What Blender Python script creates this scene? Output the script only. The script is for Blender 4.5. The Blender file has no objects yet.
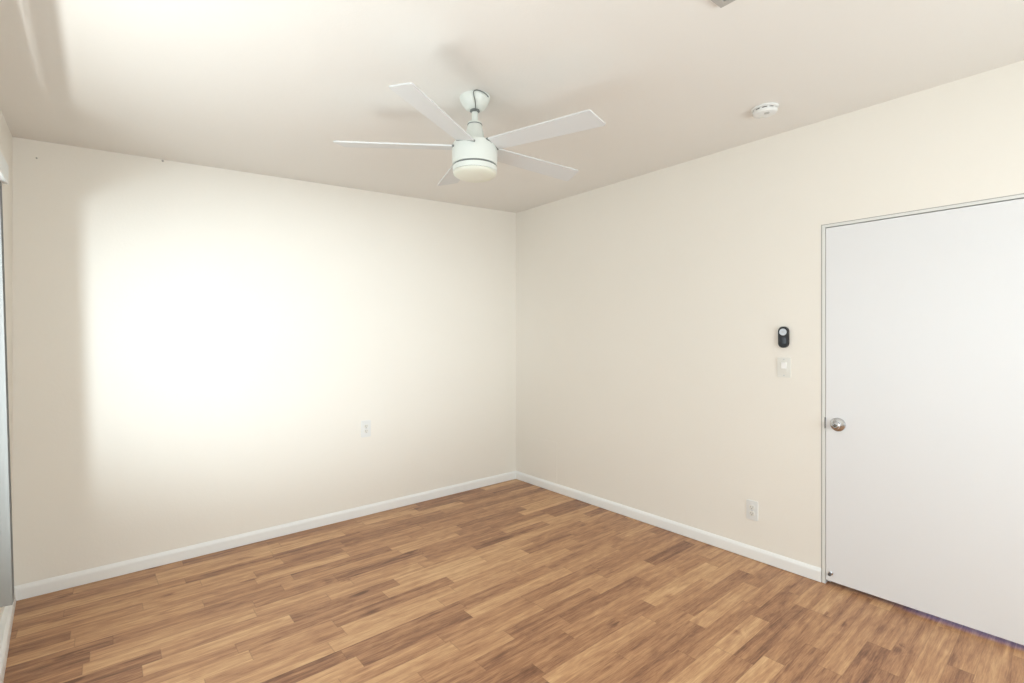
import bpy, bmesh, math, random
from mathutils import Vector, Matrix
random.seed(7)
sc = bpy.context.scene
PI = math.pi

# ------------------------------------------------------------------ camera
FPX = 488.0                      # focal length in pixels of the 1024 px frame
HEAD = math.radians(40.1)        # heading, clockwise from +Y
CAMZ = 1.40
cd = bpy.data.cameras.new('camera')
cam = bpy.data.objects.new('camera', cd)
sc.collection.objects.link(cam)
cam.location = (0, 0, CAMZ)
cam.rotation_euler = (PI/2, 0, -HEAD)
cd.sensor_width = 36
cd.lens = 36*FPX/1024
cd.shift_y = -3.5/1024
cd.clip_start = 0.02
sc.camera = cam

# ------------------------------------------------------------------ world, light, exposure
w = bpy.data.worlds.new('world'); sc.world = w; w.use_nodes = True
bg = w.node_tree.nodes['Background']
bg.inputs[0].default_value = (0.86, 0.93, 1.0, 1); bg.inputs[1].default_value = 1.0
sc.view_settings.view_transform = 'Standard'
sc.view_settings.look = 'None'
sc.view_settings.exposure = 0.23
sc.view_settings.gamma = 1.0
sc.view_settings.use_curve_mapping = False

# room numbers (metres); wall faces
XL, XR = -0.36, 3.162            # left and right wall
YF, YB = 3.694, -1.30            # far wall, wall behind the camera
def ceil_z(x): return 2.487 + 0.05*x
WY0, WY1, WZ0, WZ1 = 0.30, 2.72, 0.50, 2.02    # window in the left wall
BX0, BX1, BZ0, BZ1 = 0.35, 2.75, 0.75, 2.05    # added unseen window behind the camera

def area(name, loc, direction, sx, sy, power, col):
    l = bpy.data.lights.new(name, 'AREA'); l.shape = 'RECTANGLE'; l.size = sx; l.size_y = sy
    l.energy = power; l.color = col
    o = bpy.data.objects.new(name, l); sc.collection.objects.link(o)
    o.location = loc; o.rotation_euler = Vector(direction).to_track_quat('-Z', 'Y').to_euler()
    return o
# added fill lamp at the unseen back window; daylight through the left window
area('fill_back_window', ((BX0+BX1)/2, YB-0.35, 1.55), (0.0, 1, -0.02), 3.0, 1.9, 108, (0.91, 0.955, 1.0))
area('daylight_left_window', (XL-0.55, 1.25, 1.35), (1, 0.08, -0.02), 2.8, 2.2, 44, (0.89, 0.945, 1.0))
# light thrown up from the bright ground outside the left window
gb = area('ground_bounce', (XL-0.62, 1.45, 0.30), (0.25, 0.0, 1.0), 1.3, 0.10, 13, (0.97, 0.99, 1.0))
gb.data.spread = math.radians(80)
# added spot outside the left window, aimed and stretched to make the wall patch
l = bpy.data.lights.new('wall_patch_spot', 'SPOT'); l.energy = 370; l.spot_size = math.radians(36); l.spot_blend = 1.0
l.shadow_soft_size = 0.13; l.color = (0.82, 0.91, 1.0)
patch_spot = bpy.data.objects.new('wall_patch_spot', l); sc.collection.objects.link(patch_spot)
patch_spot.location = (-0.98, 0.0, 1.42)
patch_spot.rotation_euler = (Vector((0.86, YF, 1.40)) - patch_spot.location).to_track_quat('-Z', 'Y').to_euler()
patch_spot.scale = (1.7, 1.0, 1.0)
# cool daylight of the room beyond the door, seen only through the gap under it
area('hall_daylight', (XR+0.60, 0.42, 0.42), (-1.0, 0, -0.45), 0.6, 0.3, 1.6, (0.38, 0.46, 1.0))

# ------------------------------------------------------------------ materials
def srgb(r, g, b):
    f = lambda c: (c/255/12.92) if c/255 <= 0.04045 else ((c/255+0.055)/1.055)**2.4
    return (f(r), f(g), f(b), 1)
def mat(name, col, rough=0.6, metal=0.0, bump=0.0, bscale=200.0, vary=0.0, spec=0.5):
    m = bpy.data.materials.new(name); m.use_nodes = True
    nt = m.node_tree; p = nt.nodes['Principled BSDF']
    p.inputs['Base Color'].default_value = col
    p.inputs['Roughness'].default_value = rough
    p.inputs['Metallic'].default_value = metal
    p.inputs['Specular IOR Level'].default_value = spec
    tc = nt.nodes.new('ShaderNodeTexCoord')
    n = nt.nodes.new('ShaderNodeTexNoise'); n.inputs['Scale'].default_value = bscale; n.inputs['Detail'].default_value = 4
    nt.links.new(tc.outputs['Object'], n.inputs['Vector'])
    if bump > 0:
        b = nt.nodes.new('ShaderNodeBump'); b.inputs['Strength'].default_value = bump; b.inputs['Distance'].default_value = 0.002
        nt.links.new(n.outputs['Fac'], b.inputs['Height']); nt.links.new(b.outputs['Normal'], p.inputs['Normal'])
    if vary > 0:
        n2 = nt.nodes.new('ShaderNodeTexNoise'); n2.inputs['Scale'].default_value = 2.5; n2.inputs['Detail'].default_value = 3
        nt.links.new(tc.outputs['Object'], n2.inputs['Vector'])
        mx = nt.nodes.new('ShaderNodeMix'); mx.data_type = 'RGBA'
        mx.inputs[6].default_value = tuple(c*(1-vary) for c in col[:3])+(1,); mx.inputs[7].default_value = tuple(min(1, c*(1+vary)) for c in col[:3])+(1,)
        nt.links.new(n2.outputs['Fac'], mx.inputs[0]); nt.links.new(mx.outputs[2], p.inputs['Base Color'])
    return m
M_WALL = mat('cream_wall_paint', srgb(239, 234, 225), 0.55, bump=0.25, bscale=90, vary=0.012)
M_CEIL = mat('ceiling_paint', srgb(234, 231, 226), 0.6, bump=0.25, bscale=70, vary=0.012)
M_TRIM = mat('white_trim_paint', srgb(242, 242, 240), 0.4, bump=0.05, bscale=60)
M_DOOR = mat('white_door_paint', srgb(230, 230, 231), 0.38, bump=0.12, bscale=45)
M_JAMB = mat('door_jamb_paint', srgb(226, 226, 222), 0.45, bump=0.05)
M_GAP = mat('dark_gap', srgb(60, 58, 55), 0.8)
M_CAULK = mat('grey_caulk', srgb(176, 173, 168), 0.8)
M_FAN = mat('fan_white_enamel', srgb(224, 228, 222), 0.3, bump=0.02)
M_BLADE = mat('fan_blade_laminate', srgb(216, 217, 217), 0.45, bump=0.03)
M_BEDGE = mat('fan_blade_edge', srgb(244, 242, 238), 0.4)
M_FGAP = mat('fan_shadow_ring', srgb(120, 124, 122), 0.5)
M_CABLE = mat('safety_cable_steel', srgb(120, 122, 120), 0.4, metal=0.7)
M_CHROME = mat('satin_nickel', srgb(200, 200, 202), 0.22, metal=1.0)
M_DKMET = mat('worn_bronze', srgb(105, 100, 92), 0.45, metal=0.8)
M_PLAST = mat('white_plastic', srgb(230, 230, 228), 0.35)
M_PLAST2 = mat('bright_white_plastic', srgb(250, 250, 250), 0.3)
M_IVORY = mat('ivory_plastic', srgb(229, 227, 220), 0.4)
M_SLOT = mat('slot_dark', srgb(95, 92, 90), 0.7)
M_BLACK = mat('black_plastic', srgb(12, 13, 16), 0.4)
M_DGREY = mat('dark_grey_gloss', srgb(40, 45, 52), 0.2)
M_SILV = mat('silver_button', srgb(190, 194, 198), 0.3, metal=0.5)
M_SLAT = mat('grey_white_slat_vinyl', srgb(158, 157, 153), 0.6)
M_VINYL = mat('blind_vinyl', srgb(226, 228, 226), 0.5)
M_FIXT = mat('grey_fixture_metal', srgb(182, 179, 174), 0.5, metal=0.2)

def glow_mat():
    m = bpy.data.materials.new('frosted_lamp_glass'); m.use_nodes = True
    p = m.node_tree.nodes['Principled BSDF']
    p.inputs['Base Color'].default_value = srgb(226, 226, 212); p.inputs['Roughness'].default_value = 0.35
    p.inputs['Subsurface Weight'].default_value = 0.05
    p.inputs['Emission Color'].default_value = (1, 0.97, 0.84, 1); p.inputs['Emission Strength'].default_value = 0.0
    return m
M_GLASS = glow_mat()
def pane_mat():
    m = bpy.data.materials.new('window_glass'); m.use_nodes = True
    nt = m.node_tree; nt.nodes.remove(nt.nodes['Principled BSDF'])
    t = nt.nodes.new('ShaderNodeBsdfTransparent'); t.inputs[0].default_value = (0.96, 0.98, 0.97, 1)
    g = nt.nodes.new('ShaderNodeBsdfGlossy'); g.inputs['Roughness'].default_value = 0.02
    mx = nt.nodes.new('ShaderNodeMixShader'); mx.inputs[0].default_value = 0.06
    nt.links.new(t.outputs[0], mx.inputs[1]); nt.links.new(g.outputs[0], mx.inputs[2])
    nt.links.new(mx.outputs[0], nt.nodes['Material Output'].inputs[0])
    return m
M_PANE = pane_mat()

def floor_mat():
    m = bpy.data.materials.new('oak_strip_laminate'); m.use_nodes = True
    nt = m.node_tree; N = nt.nodes; L = nt.links; p = N['Principled BSDF']
    def math_(op, a, b=None):
        n = N.new('ShaderNodeMath'); n.operation = op
        for i, v in enumerate((a, b)):
            if v is None: continue
            if isinstance(v, (int, float)): n.inputs[i].default_value = v
            else: L.new(v, n.inputs[i])
        return n.outputs[0]
    tc = N.new('ShaderNodeTexCoord'); sp = N.new('ShaderNodeSeparateXYZ'); L.new(tc.outputs['Object'], sp.inputs[0])
    X, Y = sp.outputs[0], sp.outputs[1]
    row_f = math_('DIVIDE', math_('SUBTRACT', Y, 0.578), 0.0885)
    row = math_('FLOOR', row_f)
    fr = math_('FRACT', row_f)
    wcoord = math_('ADD', math_('MULTIPLY', X, 1.75), math_('MULTIPLY', row, 37.713))
    v1 = N.new('ShaderNodeTexVoronoi'); v1.voronoi_dimensions = '1D'; v1.inputs['Scale'].default_value = 1.0; v1.inputs['Randomness'].default_value = 0.85
    L.new(wcoord, v1.inputs['W'])
    v2 = N.new('ShaderNodeTexVoronoi'); v2.voronoi_dimensions = '1D'; v2.feature = 'DISTANCE_TO_EDGE'; v2.inputs['Scale'].default_value = 1.0; v2.inputs['Randomness'].default_value = 0.85
    L.new(wcoord, v2.inputs['W'])
    sc_ = N.new('ShaderNodeSeparateColor'); L.new(v1.outputs['Color'], sc_.inputs[0])
    rnd, rnd2 = sc_.outputs[0], sc_.outputs[1]
    # grain: stretched noise, shifted per strip
    cx = math_('ADD', math_('MULTIPLY', X, 1.7), math_('MULTIPLY', rnd2, 50.0))
    cy = math_('ADD', math_('MULTIPLY', Y, 34.0), math_('MULTIPLY', rnd, 90.0))
    cmb = N.new('ShaderNodeCombineXYZ'); L.new(cx, cmb.inputs[0]); L.new(cy, cmb.inputs[1])
    g1 = N.new('ShaderNodeTexNoise'); g1.inputs['Scale'].default_value = 1.0; g1.inputs['Detail'].default_value = 5; g1.inputs['Roughness'].default_value = 0.6; g1.inputs['Distortion'].default_value = 0.6
    L.new(cmb.outputs[0], g1.inputs['Vector'])
    cmb2 = N.new('ShaderNodeCombineXYZ')
    L.new(math_('ADD', math_('MULTIPLY', X, 12.0), math_('MULTIPLY', rnd, 33.0)), cmb2.inputs[0]); L.new(math_('MULTIPLY', Y, 210.0), cmb2.inputs[1])
    g2 = N.new('ShaderNodeTexNoise'); g2.inputs['Scale'].default_value = 1.0; g2.inputs['Detail'].default_value = 6; g2.inputs['Roughness'].default_value = 0.7
    L.new(cmb2.outputs[0], g2.inputs['Vector'])
    cmb3 = N.new('ShaderNodeCombineXYZ')
    L.new(math_('ADD', math_('MULTIPLY', X, 5.0), math_('MULTIPLY', rnd2, 70.0)), cmb3.inputs[0]); L.new(math_('ADD', math_('MULTIPLY', Y, 16.0), math_('MULTIPLY', rnd, 20.0)), cmb3.inputs[1])
    g3 = N.new('ShaderNodeTexNoise'); g3.inputs['Scale'].default_value = 1.0; g3.inputs['Detail'].default_value = 4; g3.inputs['Distortion'].default_value = 1.5
    L.new(cmb3.outputs[0], g3.inputs['Vector'])
    # tone = strip tone + grain
    tone = math_('MULTIPLY', rnd, 0.44)
    tone = math_('ADD', tone, math_('MULTIPLY', math_('SUBTRACT', g1.outputs['Fac'], 0.5), 1.05))
    tone = math_('ADD', tone, math_('MULTIPLY', math_('SUBTRACT', g2.outputs['Fac'], 0.5), 0.95))
    tone = math_('ADD', tone, math_('MULTIPLY', math_('SUBTRACT', g3.outputs['Fac'], 0.5), 0.55))
    # small knots scattered in the strips
    kc = N.new('ShaderNodeCombineXYZ'); L.new(math_('ADD', math_('MULTIPLY', X, 2.4), math_('MULTIPLY', g3.outputs['Fac'], 0.5)), kc.inputs[0]); L.new(math_('ADD', math_('MULTIPLY', Y, 6.0), math_('MULTIPLY', g1.outputs['Fac'], 0.4)), kc.inputs[1])
    kv = N.new('ShaderNodeTexVoronoi'); kv.voronoi_dimensions = '2D'; kv.inputs['Scale'].default_value = 1.0; L.new(kc.outputs[0], kv.inputs['Vector'])
    kr = N.new('ShaderNodeMapRange'); kr.inputs[1].default_value = 0.03; kr.inputs[2].default_value = 0.14; kr.inputs[3].default_value = 0.35; kr.inputs[4].default_value = 0.0
    L.new(kv.outputs['Distance'], kr.inputs[0])
    ks = N.new('ShaderNodeSeparateColor'); L.new(kv.outputs['Color'], ks.inputs[0])
    tone = math_('SUBTRACT', tone, math_('MULTIPLY', kr.outputs[0], math_('GREATER_THAN', ks.outputs[0], 0.78)))
    tone = math_('ADD', tone, 0.305)
    cr = N.new('ShaderNodeValToRGB'); L.new(tone, cr.inputs[0]); e = cr.color_ramp.elements
    e[0].position = 0.0; e[0].color = srgb(104, 68, 46)
    e[1].position = 1.0; e[1].color = srgb(220, 180, 134)
    for pos, c in ((0.22, srgb(138, 96, 70)), (0.45, srgb(172, 126, 91)), (0.70, srgb(197, 152, 111))):
        q = e.new(pos); q.color = c
    # thin seams
    ed = math_('MINIMUM', fr, math_('SUBTRACT', 1.0, fr))
    seam1 = math_('LESS_THAN', ed, 0.010)
    seam2 = math_('LESS_THAN', v2.outputs['Distance'], 0.0035)
    seam = math_('MAXIMUM', seam1, seam2)
    mx = N.new('ShaderNodeMix'); mx.data_type = 'RGBA'; L.new(math_('MULTIPLY', seam, 0.3), mx.inputs[0])
    L.new(cr.outputs[0], mx.inputs[6]); mx.inputs[7].default_value = srgb(112, 78, 54)
    L.new(mx.outputs[2], p.inputs['Base Color'])
    p.inputs['Roughness'].default_value = 0.36
    p.inputs['Specular IOR Level'].default_value = 0.35
    b = N.new('ShaderNodeBump'); b.inputs['Strength'].default_value = 0.15; b.inputs['Distance'].default_value = 0.001
    L.new(g2.outputs['Fac'], b.inputs['Height']); L.new(b.outputs['Normal'], p.inputs['Normal'])
    return m
M_FLOOR = floor_mat()

# ------------------------------------------------------------------ helpers
def box(bm, x0, x1, y0, y1, z0, z1, bev=0.0):
    vs = [bm.verts.new((x, y, z)) for x in (x0, x1) for y in (y0, y1) for z in (z0, z1)]
    F = [(0,1,3,2),(4,6,7,5),(0,4,5,1),(2,3,7,6),(0,2,6,4),(1,5,7,3)]
    fs = [bm.faces.new([vs[i] for i in f]) for f in F]
    if bev > 0:
        es = list({e for f in fs for e in f.edges})
        bmesh.ops.bevel(bm, geom=es, offset=bev, segments=2, profile=0.7, affect='EDGES')
def lathe(bm, prof, n=48, center=(0,0,0), mat4=None):
    cx, cy, cz = center; rings = []
    for r, z in prof:
        if r < 1e-6: rings.append([bm.verts.new((cx, cy, cz+z))])
        else: rings.append([bm.verts.new((cx+r*math.cos(2*PI*i/n), cy+r*math.sin(2*PI*i/n), cz+z)) for i in range(n)])
    for a, b in zip(rings, rings[1:]):
        for i in range(n):
            j = (i+1) % n
            if len(a) == 1 and len(b) == 1: continue
            if len(a) == 1: bm.faces.new((a[0], b[j], b[i]))
            elif len(b) == 1: bm.faces.new((a[i], a[j], b[0]))
            else: bm.faces.new((a[i], a[j], b[j], b[i]))
def prism(bm, pts, lo, hi, bev=0.0):
    """outline pts (u, v) extruded from lo to hi; map is applied by the caller through transform"""
    a = [bm.verts.new((u, v, lo)) for u, v in pts]; b = [bm.verts.new((u, v, hi)) for u, v in pts]
    fs = [bm.faces.new(list(reversed(a))), bm.faces.new(b)]
    for i in range(len(pts)):
        j = (i+1) % len(pts); fs.append(bm.faces.new((a[i], a[j], b[j], b[i])))
    if bev > 0:
        bmesh.ops.bevel(bm, geom=list(fs[1].edges), offset=bev, segments=3, profile=0.6, affect='EDGES')
def sweep(bm, prof, p0, p1, nrm):
    """profile (out, up) swept from p0 to p1 along the floor; nrm = direction off the wall"""
    p0, p1, nrm = Vector(p0), Vector(p1), Vector(nrm)
    A = [bm.verts.new(p0 + nrm*o + Vector((0,0,u))) for o, u in prof]; B = [bm.verts.new(p1 + nrm*o + Vector((0,0,u))) for o, u in prof]
    n = len(prof)
    for i in range(n): bm.faces.new((A[i], A[(i+1) % n], B[(i+1) % n], B[i]))
    bm.faces.new(list(reversed(A))); bm.faces.new(B)
def tube(bm, pts, r, n=8):
    prev = None; pts = [Vector(p) for p in pts]
    for k, p in enumerate(pts):
        d = (pts[min(k+1, len(pts)-1)] - pts[max(k-1, 0)]).normalized()
        up = Vector((0.3, 0.9, 0.1)) if abs(d.z) > 0.9 else Vector((0, 0, 1))
        s = d.cross(up).normalized(); t = d.cross(s)
        ring = [bm.verts.new(p + s*r*math.cos(2*PI*i/n) + t*r*math.sin(2*PI*i/n)) for i in range(n)]
        if prev:
            for i in range(n): bm.faces.new((prev[i], prev[(i+1) % n], ring[(i+1) % n], ring[i]))
        else: bm.faces.new(ring)
        prev = ring
    bm.faces.new(list(reversed(prev)))
def obj(name, bm, m, parent=None, smooth=False, matrix=None):
    bmesh.ops.recalc_face_normals(bm, faces=bm.faces[:])
    me = bpy.data.meshes.new(name); bm.to_mesh(me); bm.free()
    if isinstance(m, (list, tuple)):
        for q in m: me.materials.append(q)
    else: me.materials.append(m)
    if smooth:
        for p in me.polygons: p.use_smooth = True
        try: me.set_sharp_from_angle(angle=math.radians(35))
        except Exception: pass
    o = bpy.data.objects.new(name, me); sc.collection.objects.link(o)
    if parent is not None: o.parent = parent
    if matrix is not None: o.matrix_local = matrix
    return o
def struct(o): o['kind'] = 'structure'; return o
def thing(name, label, cat, loc, group=None):
    o = bpy.data.objects.new(name, None); sc.collection.objects.link(o); o.location = loc
    o.empty_display_size = 0.05
    o['label'] = label; o['category'] = cat
    if group: o['group'] = group
    return o
NB = bmesh.new

# ------------------------------------------------------------------ room shell
T = 0.12
bm = NB(); box(bm, XL-T-0.02, XR+1.2, YB-T-0.02, YF+T, -0.10, 0.0); struct(obj('floor', bm, M_FLOOR))
bm = NB()   # sloping ceiling slab: rises towards the right wall
xs = (XL-T, XR+T); ys = (YB-T, YF+T)
v = [bm.verts.new((x, y, ceil_z(x)+dz)) for x in xs for y in ys for dz in (0, 0.10)]
for f in [(0,1,3,2),(4,6,7,5),(0,4,5,1),(2,3,7,6),(0,2,6,4),(1,5,7,3)]: bm.faces.new([v[i] for i in f])
struct(obj('ceiling', bm, M_CEIL))
HT = 2.75
def wall_piece(bm, x0, x1, y0, y1, z0, z1=None):
    """box whose top follows the ceiling when z1 is None"""
    v = [bm.verts.new((x, y, (ceil_z(x) if z1 is None else z1) if k else z0)) for x in (x0, x1) for y in (y0, y1) for k in (0, 1)]
    for f in [(0,1,3,2),(4,6,7,5),(0,4,5,1),(2,3,7,6),(0,2,6,4),(1,5,7,3)]: bm.faces.new([v[i] for i in f])
bm = NB(); wall_piece(bm, XL-T, XR+T, YF, YF+T, 0); struct(obj('wall_far', bm, M_WALL))
bm = NB()
wall_piece(bm, XL-T, XL, YB, WY0, 0); wall_piece(bm, XL-T, XL, WY1, YF, 0)
wall_piece(bm, XL-T, XL, WY0, WY1, 0, WZ0); wall_piece(bm, XL-T, XL, WY0, WY1, WZ1)
struct(obj('wall_left', bm, M_WALL))
bm = NB()
wall_piece(bm, XL-T, BX0, YB-T, YB, 0); wall_piece(bm, BX1, XR+T, YB-T, YB, 0)
wall_piece(bm, BX0, BX1, YB-T, YB, 0, BZ0); wall_piece(bm, BX0, BX1, YB-T, YB, BZ1)
struct(obj('wall_back', bm, M_WALL))
# right wall with the door opening
DY1 = 0.975; DY0 = DY1-0.86; DTOP = 2.025; JW = 0.014     # door leaf edges; jamb face width
bm = NB()
wall_piece(bm, XR, XR+T, DY1+JW+0.004, YF, 0); wall_piece(bm, XR, XR+T, YB, DY0-JW-0.004, 0)
wall_piece(bm, XR, XR+T, DY0-JW-0.004, DY1+JW+0.004, DTOP+JW+0.006)
struct(obj('wall_right', bm, M_WALL))
# added unseen shell beyond the door, keeps sky light out of the gap
bm = NB(); x2 = XR+1.2
box(bm, x2, x2+T, -1.2, 2.2, 0, HT); box(bm, XR+T, x2+T, -1.2-T, -1.2, 0, HT); box(bm, XR+T, x2+T, 2.2, 2.2+T, 0, HT); box(bm, XR+T, x2+T, -1.2-T, 2.2+T, HT, HT+0.1)
struct(obj('wall_light_block', bm, M_WALL))
# windows
def window(name, axis, a0, a1, z0, z1, w0, w1):
    fw = 0.045
    def bx(bm, a, b, c, d, p=w0, q=w1):
        if axis == 'y': box(bm, p, q, a, b, c, d)
        else: box(bm, a, b, p, q, c, d)
    bm = NB()
    bx(bm, a0, a0+fw, z0, z1); bx(bm, a1-fw, a1, z0, z1); bx(bm, a0+fw, a1-fw, z0, z0+fw); bx(bm, a0+fw, a1-fw, z1-fw, z1)
    root = struct(obj(name, bm, M_TRIM))
    mid = (w0+w1)/2; bm = NB(); bx(bm, a0+fw, a1-fw, z0+fw, z1-fw, mid-0.003, mid+0.003); obj('pane', bm, M_PANE, root)
window('window_1', 'y', WY0, WY1, WZ0, WZ1, XL-T+0.01, XL-T+0.06)
window('window_added', 'x', BX0, BX1, BZ0, BZ1, YB-T+0.01, YB-T+0.06)  # unseen, added to let the back fill lamp in

# baseboards
BP = [(0, 0), (0.008, 0), (0.008, 0.004), (0.014, 0.004), (0.014, 0.058), (0.012, 0.066), (0.006, 0.075), (0, 0.079)]
def base(name, segs):
    bm = NB()
    for p0, p1, n in segs: sweep(bm, BP, p0, p1, n)
    struct(obj(name, bm, M_TRIM))
base('baseboard_far', [((XL, YF, 0), (XR, YF, 0), (0, -1, 0))])
base('baseboard_right', [((XR, YF, 0), (XR, DY1+JW+0.010, 0), (-1, 0, 0)), ((XR, DY0-JW-0.010, 0), (XR, YB, 0), (-1, 0, 0))])
base('baseboard_back', [((XL, YB, 0), (XR, YB, 0), (0, 1, 0))])
# the left baseboard bows off the wall slightly towards the middle
bm = NB()
BL = [(0, 0), (0.0, 0.084), (0.0, 0.084)]
pts = [(YF, 0.014), (3.45, 0.026), (3.13, 0.042), (2.85, 0.056), (2.4, 0.062), (1.6, 0.058), (0.6, 0.040), (YB, 0.014)]
rings = []
for y, o in pts:
    prof = [(0, 0), (o, 0), (o, 0.058), (o-0.002, 0.066), (o-0.008, 0.075), (o-0.014, 0.079), (0, 0.079)]
    rings.append([bm.verts.new((XL+a, y, b)) for a, b in prof])
for A, B in zip(rings, rings[1:]):
    for i in range(7): bm.faces.new((A[i], A[(i+1) % 7], B[(i+1) % 7], B[i]))
bm.faces.new(rings[0]); bm.faces.new(rings[-1])
struct(obj('baseboard_left', bm, M_TRIM))

# faint painted-over cover panel near the corner of the right wall
bm = NB(); box(bm, XR-0.0022, XR, 3.123, 3.545, 0.079, 0.452, 0.0008); struct(obj('trim_1', bm, M_WALL))

# ------------------------------------------------------------------ door
bm = NB(); box(bm, XR-0.004, XR+0.036, DY0, DY1, 0.024, DTOP, 0.0015)
door = struct(obj('door_1', bm, M_DOOR))
bm = NB()    # metal jamb: thin edge proud of the wall, stops behind the leaf
ja, jb = DY1+0.0025, DY1+0.005+JW
ka, kb = DY0-0.0035-JW, DY0-0.0035
zt = DTOP+0.005
box(bm, XR-0.003, XR+T, ja, jb, 0, zt+JW); box(bm, XR-0.003, XR+T, ka, kb, 0, zt+JW); box(bm, XR-0.003, XR+T, kb, ja, zt, zt+JW)
box(bm, XR+0.042, XR+0.058, ja-0.014, ja, 0, zt); box(bm, XR+0.042, XR+0.058, kb, kb+0.014, 0, zt); box(bm, XR+0.042, XR+0.058, kb, ja, zt-0.014, zt)
jamb = obj('door_frame', bm, M_JAMB, door)
bm = NB()    # caulk line round the jamb
box(bm, XR-0.0015, XR+0.002, jb, jb+0.0055, 0.0, zt+JW+0.0055); box(bm, XR-0.0015, XR+0.002, jb, ka, zt+JW, zt+JW+0.0045)
obj('caulk_line', bm, M_CAULK, jamb)
bm = NB(); box(bm, XR-0.0036, XR+0.03, ja-0.0008, ja+0.004, 0.885, 0.948); obj('strike_plate', bm, M_DKMET, jamb)
# knob: rosette, neck and ball
KY, KZ = DY1-0.060, 0.915
ROT = Matrix.Translation((XR-0.004, KY, KZ)) @ Matrix.Rotation(-PI/2, 4, 'Y')
bm = NB(); lathe(bm, [(0.038, 0), (0.038, 0.003), (0.036, 0.007), (0.026, 0.012), (0.016, 0.015), (0.0, 0.016)], 48)
ros = obj('rosette', bm, M_CHROME, door, True, ROT)
bm = NB(); lathe(bm, [(0.0, 0.010), (0.012, 0.012), (0.0115, 0.022), (0.016, 0.026), (0.0215, 0.032), (0.0230, 0.040), (0.0215, 0.047), (0.017, 0.051), (0.0125, 0.0525), (0.0115, 0.050), (0.0, 0.050)], 48)
kn = obj('knob', bm, M_CHROME, door, True, ROT)
bm = NB(); lathe(bm, [(0.0, 0.0495), (0.0085, 0.0498), (0.0085, 0.0535), (0.0, 0.055)], 24); obj('turn_button', bm, M_DKMET, kn, True)
bm = NB(); box(bm, XR-0.0055, XR-0.002, DY1-0.002, DY1+0.0002, 0.885, 0.945); obj('latch_edge', bm, M_CHROME, door)
# little rubber tipped stop screwed to the bottom corner of the leaf
ROTS = Matrix.Translation((XR-0.004, DY1-0.026, 0.070)) @ Matrix.Rotation(-PI/2, 4, 'Y')
bm = NB(); lathe(bm, [(0.011, 0), (0.011, 0.003), (0.006, 0.005), (0.005, 0.020), (0.0, 0.020)], 24); st = obj('door_stop', bm, M_CHROME, door, True, ROTS)
bm = NB(); lathe(bm, [(0.0, 0.018), (0.0085, 0.018), (0.0085, 0.028), (0.006, 0.031), (0.0, 0.031)], 24); obj('rubber_tip', bm, M_SLOT, st, True)

# ------------------------------------------------------------------ wall plates
def on_right(y, z): return Matrix.Translation((XR, y, z)) @ Matrix(((0,0,-1,0),(-1,0,0,0),(0,1,0,0),(0,0,0,1)))   # local x right, y up, z off the wall
def on_far(x, z): return Matrix.Translation((x, YF, z)) @ Matrix(((1,0,0,0),(0,0,-1,0),(0,1,0,0),(0,0,0,1)))
def rr(w_, h_, r, n=6):
    out = []
    for sx, sy, a0 in ((1,1,0),(-1,1,PI/2),(-1,-1,PI),(1,-1,3*PI/2)):
        for k in range(n+1):
            a = a0+PI/2*k/n; out.append((sx*(w_/2-r)+r*math.cos(a), sy*(h_/2-r)+r*math.sin(a)))
    return out
def shift(pts, dx, dy): return [(x+dx, y+dy) for x, y in pts]
def outlet(label, mtx, wd=0.072, ht=0.122):
    t = thing('wall_outlet', label, 'electrical outlet', (0,0,0)); t.matrix_world = mtx
    bm = NB(); prism(bm, rr(wd, ht, 0.005), 0.0, 0.006, 0.0025); obj('cover_plate', bm, M_PLAST, t, True)
    for s in (1, -1):
        bm = NB(); circ = []
        for k in range(32):
            a = 2*PI*k/32; circ.append((0.0172*math.cos(a), max(-0.0145, min(0.0145, 0.0172*math.sin(a)))+s*0.0195))
        prism(bm, circ, 0.004, 0.0085, 0.0008); r = obj('receptacle', bm, M_IVORY, t, True)
        bm = NB()
        for dx, hh in ((-0.0063, 0.009), (0.0063, 0.0072)): box(bm, dx-0.0013, dx+0.0013, s*0.0195+0.0032-hh/2, s*0.0195+0.0032+hh/2, 0.0075, 0.0088)
        prism(bm, shift(rr(0.0052, 0.0052, 0.0025), 0, s*0.0195-0.0085), 0.0075, 0.0088)
        obj('slots', bm, M_SLOT, r)
    bm = NB(); prism(bm, rr(0.006, 0.006, 0.0029), 0.005, 0.0072); obj('screw', bm, M_SILV, t)
    return t
outlet('white duplex outlet on the bare far wall, right of the bright patch', on_far(1.600, 0.684), 0.078, 0.130)
outlet('white duplex outlet low on the right wall, above the baseboard and left of the door', on_right(1.386, 0.308))
# dimmer-style switch
t = thing('light_switch', 'white rocker light switch plate just below the black oval remote', 'light switch', (0,0,0)); t.matrix_world = on_right(1.197, 1.222)
bm = NB(); prism(bm, rr(0.076, 0.120, 0.005), 0, 0.006, 0.0025); obj('cover_plate', bm, M_IVORY, t, True)
bm = NB(); prism(bm, shift(rr(0.034, 0.068, 0.003), 0, 0.0), 0.004, 0.0072, 0.0008); fr_ = obj('switch_frame', bm, M_IVORY, t, True)
bm = NB()
rp = [(-0.014, -0.030, 0.006), (0.014, -0.030, 0.006), (0.014, 0.0, 0.0075), (-0.014, 0.0, 0.0075), (-0.014, 0.030, 0.013), (0.014, 0.030, 0.013)]
vv = [bm.verts.new(p) for p in rp]; bm.faces.new((vv[0], vv[1], vv[2], vv[3])); bm.faces.new((vv[3], vv[2], vv[5], vv[4]))
bb = [bm.verts.new((x, y, 0.0055)) for x, y in ((-0.014, -0.030), (0.014, -0.030), (0.014, 0.030), (-0.014, 0.030))]
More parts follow.
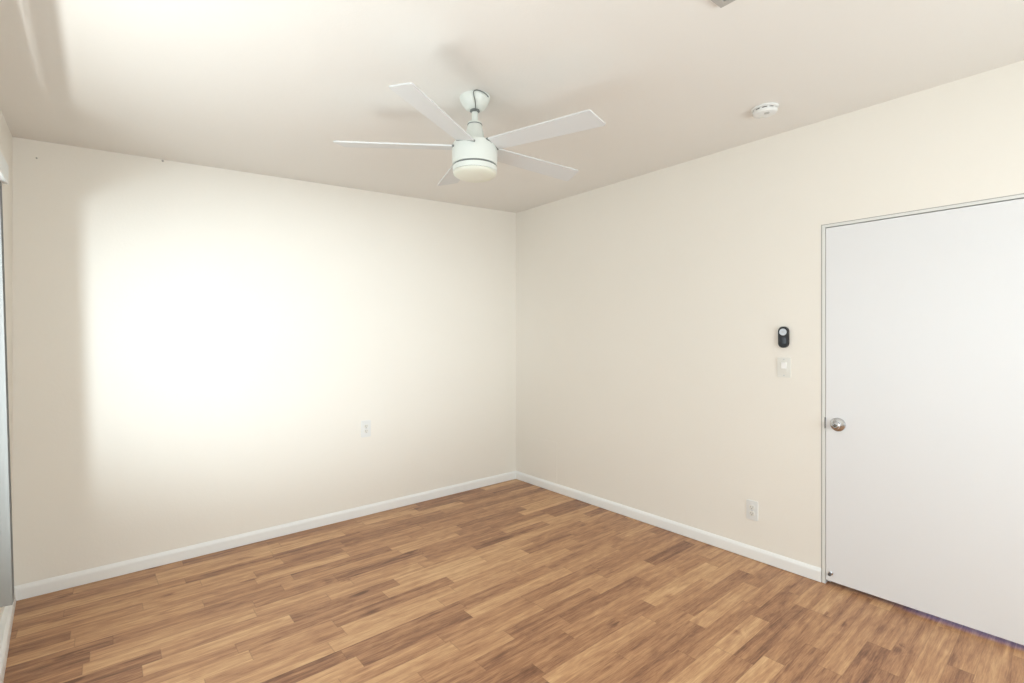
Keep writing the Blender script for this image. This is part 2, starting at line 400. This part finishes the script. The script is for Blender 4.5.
bm.faces.new(bb[::-1]); bm.faces.new((bb[0], bb[1], vv[1], vv[0])); bm.faces.new((bb[2], bb[3], vv[4], vv[5])); bm.faces.new((bb[1], bb[2], vv[5], vv[2], vv[1])); bm.faces.new((bb[3], bb[0], vv[0], vv[3], vv[4]))
obj('rocker', bm, M_PLAST2, t)
for s in (1, -1):
    bm = NB(); prism(bm, shift(rr(0.006, 0.006, 0.0029), 0, s*0.0485), 0.005, 0.0068); obj('screw', bm, M_SILV, t)
# black oval remote in its wall cradle
t = thing('fan_remote', 'black oval remote with a round silver button, mounted above the light switch', 'remote control', (0,0,0)); t.matrix_world = on_right(1.197, 1.405)
bm = NB(); prism(bm, rr(0.057, 0.128, 0.0283, 12), 0.0, 0.020, 0.007); body = obj('remote_body', bm, M_BLACK, t, True)
bm = NB(); prism(bm, shift(rr(0.041, 0.041, 0.0204, 12), 0, 0.031), 0.018, 0.0225, 0.002); ob = obj('round_button', bm, M_SILV, t, True); ob['label'] = 'round silver button'
bm = NB()
for a, b in ((0.010, 0.0022), (0.0022, 0.010)): prism(bm, shift(rr(a, b, 0.001), 0, 0.031), 0.0222, 0.0230)
obj('button_mark', bm, M_FIXT, ob)
bm = NB(); prism(bm, shift(rr(0.038, 0.046, 0.012, 8), 0, -0.020), 0.018, 0.0218, 0.0018); obj('lower_panel', bm, M_DGREY, t, True)
bm = NB(); box(bm, 0.0262, 0.0295, -0.018, 0.010, 0.004, 0.014, 0.001); obj('side_clip', bm, M_BLACK, t)

# ------------------------------------------------------------------ ceiling pieces
slope = Matrix.Rotation(-math.atan(0.05), 4, 'Y')
def on_ceiling(x, y): return Matrix.Translation((x, y, ceil_z(x))) @ slope
t = thing('smoke_detector', 'round white smoke detector on the ceiling near the right wall', 'smoke detector', (0,0,0)); t.matrix_world = on_ceiling(2.696, 1.118) @ Matrix.Rotation(0.5, 4, 'Z') @ Matrix.Scale(0.93, 4)
bm = NB(); lathe(bm, [(0, 0), (0.070, 0), (0.070, -0.008), (0.064, -0.012), (0, -0.012)], 64); obj('mounting_base', bm, M_PLAST, t, True)
bm = NB(); lathe(bm, [(0, -0.010), (0.0575, -0.010), (0.0575, -0.0185), (0, -0.0185)], 64); obj('vent_band', bm, M_SLOT, t, True)
bm = NB()
for k in range(10):
    a = 2*PI*(k+0.3)/10; m4 = Matrix.Rotation(a, 4, 'Z'); q = NB(); box(q, 0.050, 0.0625, -0.0055, 0.0055, -0.020, -0.010)
    bmesh.ops.transform(q, matrix=m4, verts=q.verts[:]); me = bpy.data.meshes.new('tmp'); q.to_mesh(me); q.free(); bm.from_mesh(me); bpy.data.meshes.remove(me)
obj('vent_ribs', bm, M_PLAST, t)
bm = NB(); lathe(bm, [(0, -0.0185), (0.0635, -0.0185), (0.064, -0.026), (0.061, -0.034), (0.054, -0.038), (0.030, -0.0395), (0.029, -0.0385), (0.0, -0.0385)], 64); cv = obj('cover', bm, M_PLAST, t, True)
bm = NB(); lathe(bm, [(0, -0.0375), (0.010, -0.0378), (0.010, -0.0405), (0, -0.041)], 24, (0.028, 0.012, 0)); obj('test_button', bm, M_IVORY, cv, True)
bm = NB()
for k in range(5): box(bm, -0.038+k*0.006, -0.0355+k*0.006, -0.022+abs(k-2)*0.002, 0.008-abs(k-2)*0.002, -0.0400, -0.0370)
obj('sounder_slots', bm, M_FIXT, cv)

t = thing('ceiling_vent', 'square grey ceiling vent, only its corner showing at the top edge of the photo', 'ceiling vent', (0,0,0))
VS = 0.32; t.matrix_world = on_ceiling(1.665-VS/2, 0.840-VS/2)
bm = NB(); h = VS/2; fwid = 0.026
def frame_ring(bm, a, b, z0, z1):
    ra = [(-a, -a), (a, -a), (a, a), (-a, a)]; rb = [(-b, -b), (b, -b), (b, b), (-b, b)]
    o0 = [bm.verts.new((x, y, 0.0)) for x, y in ra]; o1 = [bm.verts.new((x*0.985, y*0.985, z1)) for x, y in ra]; i1 = [bm.verts.new((x, y, z1)) for x, y in rb]; i0 = [bm.verts.new((x, y, 0.0)) for x, y in rb]
    for P, Q in ((o0, o1), (o1, i1), (i1, i0), (i0, o0)):
        for k in range(4): bm.faces.new((P[k], P[(k+1) % 4], Q[(k+1) % 4], Q[k]))
frame_ring(bm, h, h-fwid, 0, -0.013)
fr_ = obj('vent_frame', bm, M_FIXT, t)
bm = NB(); box(bm, -h+fwid, h-fwid, -h+fwid, h-fwid, -0.003, -0.001); obj('duct_opening', bm, M_GAP, t)
for k in range(9):
    bm = NB(); y = -h+fwid+0.016+k*0.0295; box(bm, -h+fwid, h-fwid, -0.009, 0.009, -0.0008, 0.0008)
    obj('louver', bm, M_FIXT, t, False, Matrix.Translation((0, y, -0.0085)) @ Matrix.Rotation(math.radians(35), 4, 'X'))

# ------------------------------------------------------------------ ceiling fan
FXc, FYc = 1.374, 1.909
ZC = ceil_z(FXc)
fan = thing('ceiling_fan', 'white five-blade ceiling fan with a frosted light under its drum motor', 'ceiling fan', (FXc, FYc, ZC))
def fl(name, prof, m, n=64, parent=fan, **k):
    bm = NB(); lathe(bm, prof, n); return obj(name, bm, m, parent, True)
fl('canopy', [(0, 0.003), (0.073, 0.003), (0.073, -0.004), (0.071, -0.014), (0.062, -0.034), (0.048, -0.052), (0.031, -0.062), (0.0, -0.062)], M_FAN)
fl('hanger_ball', [(0, -0.058), (0.022, -0.060), (0.024, -0.067), (0.017, -0.073), (0, -0.073)], M_FGAP, 32)
fl('downrod', [(0, -0.06), (0.0155, -0.06), (0.0155, -0.140), (0, -0.140)], M_FAN, 32)
fl('coupling_cover', [(0, -0.122), (0.031, -0.122), (0.034, -0.126), (0.034, -0.131), (0.033, -0.134), (0.038, -0.152), (0.043, -0.172), (0.046, -0.192), (0.046, -0.222), (0, -0.222)], M_FAN)
fl('coupling_ring', [(0.0, -0.1311), (0.0352, -0.1311), (0.0352, -0.1345), (0.0, -0.1345)], M_FGAP)
ZT = -0.225            # top of the drum below the ceiling point
fl('motor_housing', [(0, ZT), (0.094, ZT), (0.104, ZT-0.004), (0.108, ZT-0.012), (0.1085, ZT-0.060), (0.1065, ZT-0.104), (0, ZT-0.104)], M_FAN)
fl('gap_ring', [(0, ZT-0.102), (0.100, ZT-0.102), (0.100, ZT-0.114), (0, ZT-0.114)], M_FGAP)
lk = fl('light_kit', [(0, ZT-0.1130), (0.1062, ZT-0.1130), (0.1052, ZT-0.134), (0.1035, ZT-0.1355), (0, ZT-0.1355)], M_FAN)
fl('lens_rim', [(0, ZT-0.1345), (0.1015, ZT-0.1345), (0.1015, ZT-0.1385), (0, ZT-0.1385)], M_FGAP, 64, lk)
dome = [(0, ZT-0.137), (0.1035, ZT-0.137)] + [(0.1035*math.cos(a), ZT-0.140-0.030*math.sin(a)) for a in [i*PI/2/12 for i in range(12)]] + [(0, ZT-0.170)]
gl = fl('glass_shade', dome, M_GLASS, 64, lk); gl['label'] = 'frosted cream glass lens'
# five blades
ZBL = ZT-0.018
R0 = 0.085
BLADES = ((37.5, 0.675), (110.5, 0.600), (184.5, 0.652), (249.0, 0.645), (328.5, 0.643))   # angle, tip radius
for deg, RT in BLADES:
    a = math.radians(deg) - HEAD
    # local: x outwards, y counter-clockwise side
    pts = [(R0, -0.046), (0.16, -0.048), (RT-0.038, -0.060), (RT-0.028, -0.056), (RT-0.003, 0.052), (RT-0.008, 0.059), (RT-0.02, 0.060), (0.16, 0.050), (R0, 0.046)]
    m4 = Matrix.Translation((0, 0, ZBL)) @ Matrix.Rotation(a, 4, 'Z') @ Matrix.Rotation(math.radians(-11), 4, 'X')
    bm = NB(); prism(bm, pts, -0.0035, 0.0035, 0.0015)
    bl = obj('blade', bm, M_BLADE, fan, False, m4)
    bm = NB(); prism(bm, [(0.092, -0.047), (0.1075, -0.047), (0.1075, 0.048), (0.092, 0.048)], -0.0043, 0.0040); obj('blade_slot', bm, M_FGAP, bl)
# safety cable looping out of the canopy
R_ = Vector((0.765, -0.644, 0)); F_ = Vector((0.644, 0.765, 0))
def fp(r, f, z): return R_*r + F_*f + Vector((0, 0, z))
cp = [fp(0.004, -0.022, -0.074), fp(0.006, -0.036, -0.062), fp(0.006, -0.056, -0.046), fp(0.001, -0.072, -0.026), fp(0.000, -0.078, -0.012), fp(0.008, -0.080, -0.006), fp(0.020, -0.078, -0.004), fp(0.040, -0.068, -0.006), fp(0.058, -0.050, -0.010), fp(0.066, -0.030, -0.012)]
cu = []
for i in range(len(cp)-1):
    p0, p1, p2, p3 = cp[max(i-1, 0)], cp[i], cp[i+1], cp[min(i+2, len(cp)-1)]
    for s in range(6):
        u = s/6; cu.append(0.5*((2*p1)+(-p0+p2)*u+(2*p0-5*p1+4*p2-p3)*u*u+(-p0+3*p1-3*p2+p3)*u**3))
cu.append(cp[-1])
bm = NB(); tube(bm, cu, 0.0022); obj('safety_cable', bm, M_CABLE, fan, True)

# ------------------------------------------------------------------ vertical blind on the left window
bl = thing('vertical_blind', 'white vertical blind with its slats stacked at the far end of the left window', 'window blind', (XL, 2.84, 2.02))
bm = NB(); box(bm, 0.035, 0.072, -2.60, 0.0, 0.004, 0.082, 0.003); obj('headrail', bm, M_VINYL, bl)
for y in (-0.10, -1.3, -2.5):
    bm = NB(); box(bm, 0.0, 0.036, y-0.012, y+0.012, 0.050, 0.070); obj('mounting_bracket', bm, M_VINYL, bl)
for k in range(5):
    bm = NB(); yy = -0.012 - 0.014*k; nseg = 6; hw = 0.036
    lo = []; hi = []
    for i in range(nseg+1):
        u = -1+2*i/nseg; cv_ = 0.006*(1-u*u)
        lo.append((0.052+hw*u, yy+cv_)); hi.append((0.052+hw*u, yy+cv_+0.0012))
    ptsl = lo + hi[::-1]
    ZL = -1.685
    A = [bm.verts.new((x-0.034, y, 0.004)) for x, y in ptsl]; B = [bm.verts.new((x+0.002, y, ZL)) for x, y in ptsl]
    n = len(ptsl)
    for i in range(n): bm.faces.new((A[i], A[(i+1) % n], B[(i+1) % n], B[i]))
    bm.faces.new(A); bm.faces.new(B[::-1])
    obj('slat', bm, M_SLAT, bl)

# ------------------------------------------------------------------ small marks on the far wall
def nail(x, z, label, r=0.006):
    bm = NB(); lathe(bm, [(0, 0), (r, 0), (r, 0.003), (r*0.5, 0.006), (0, 0.006)], 16)
    o = obj('wall_nail', bm, M_CAULK, None, True, on_far(x, z)); o['label'] = label; o['category'] = 'nail'
nail(0.291, 2.493, 'small grey nail at the top of the far wall, touching the ceiling line')
nail(-0.268, 2.378, 'tiny grey nail high on the far wall in the left corner', 0.004)
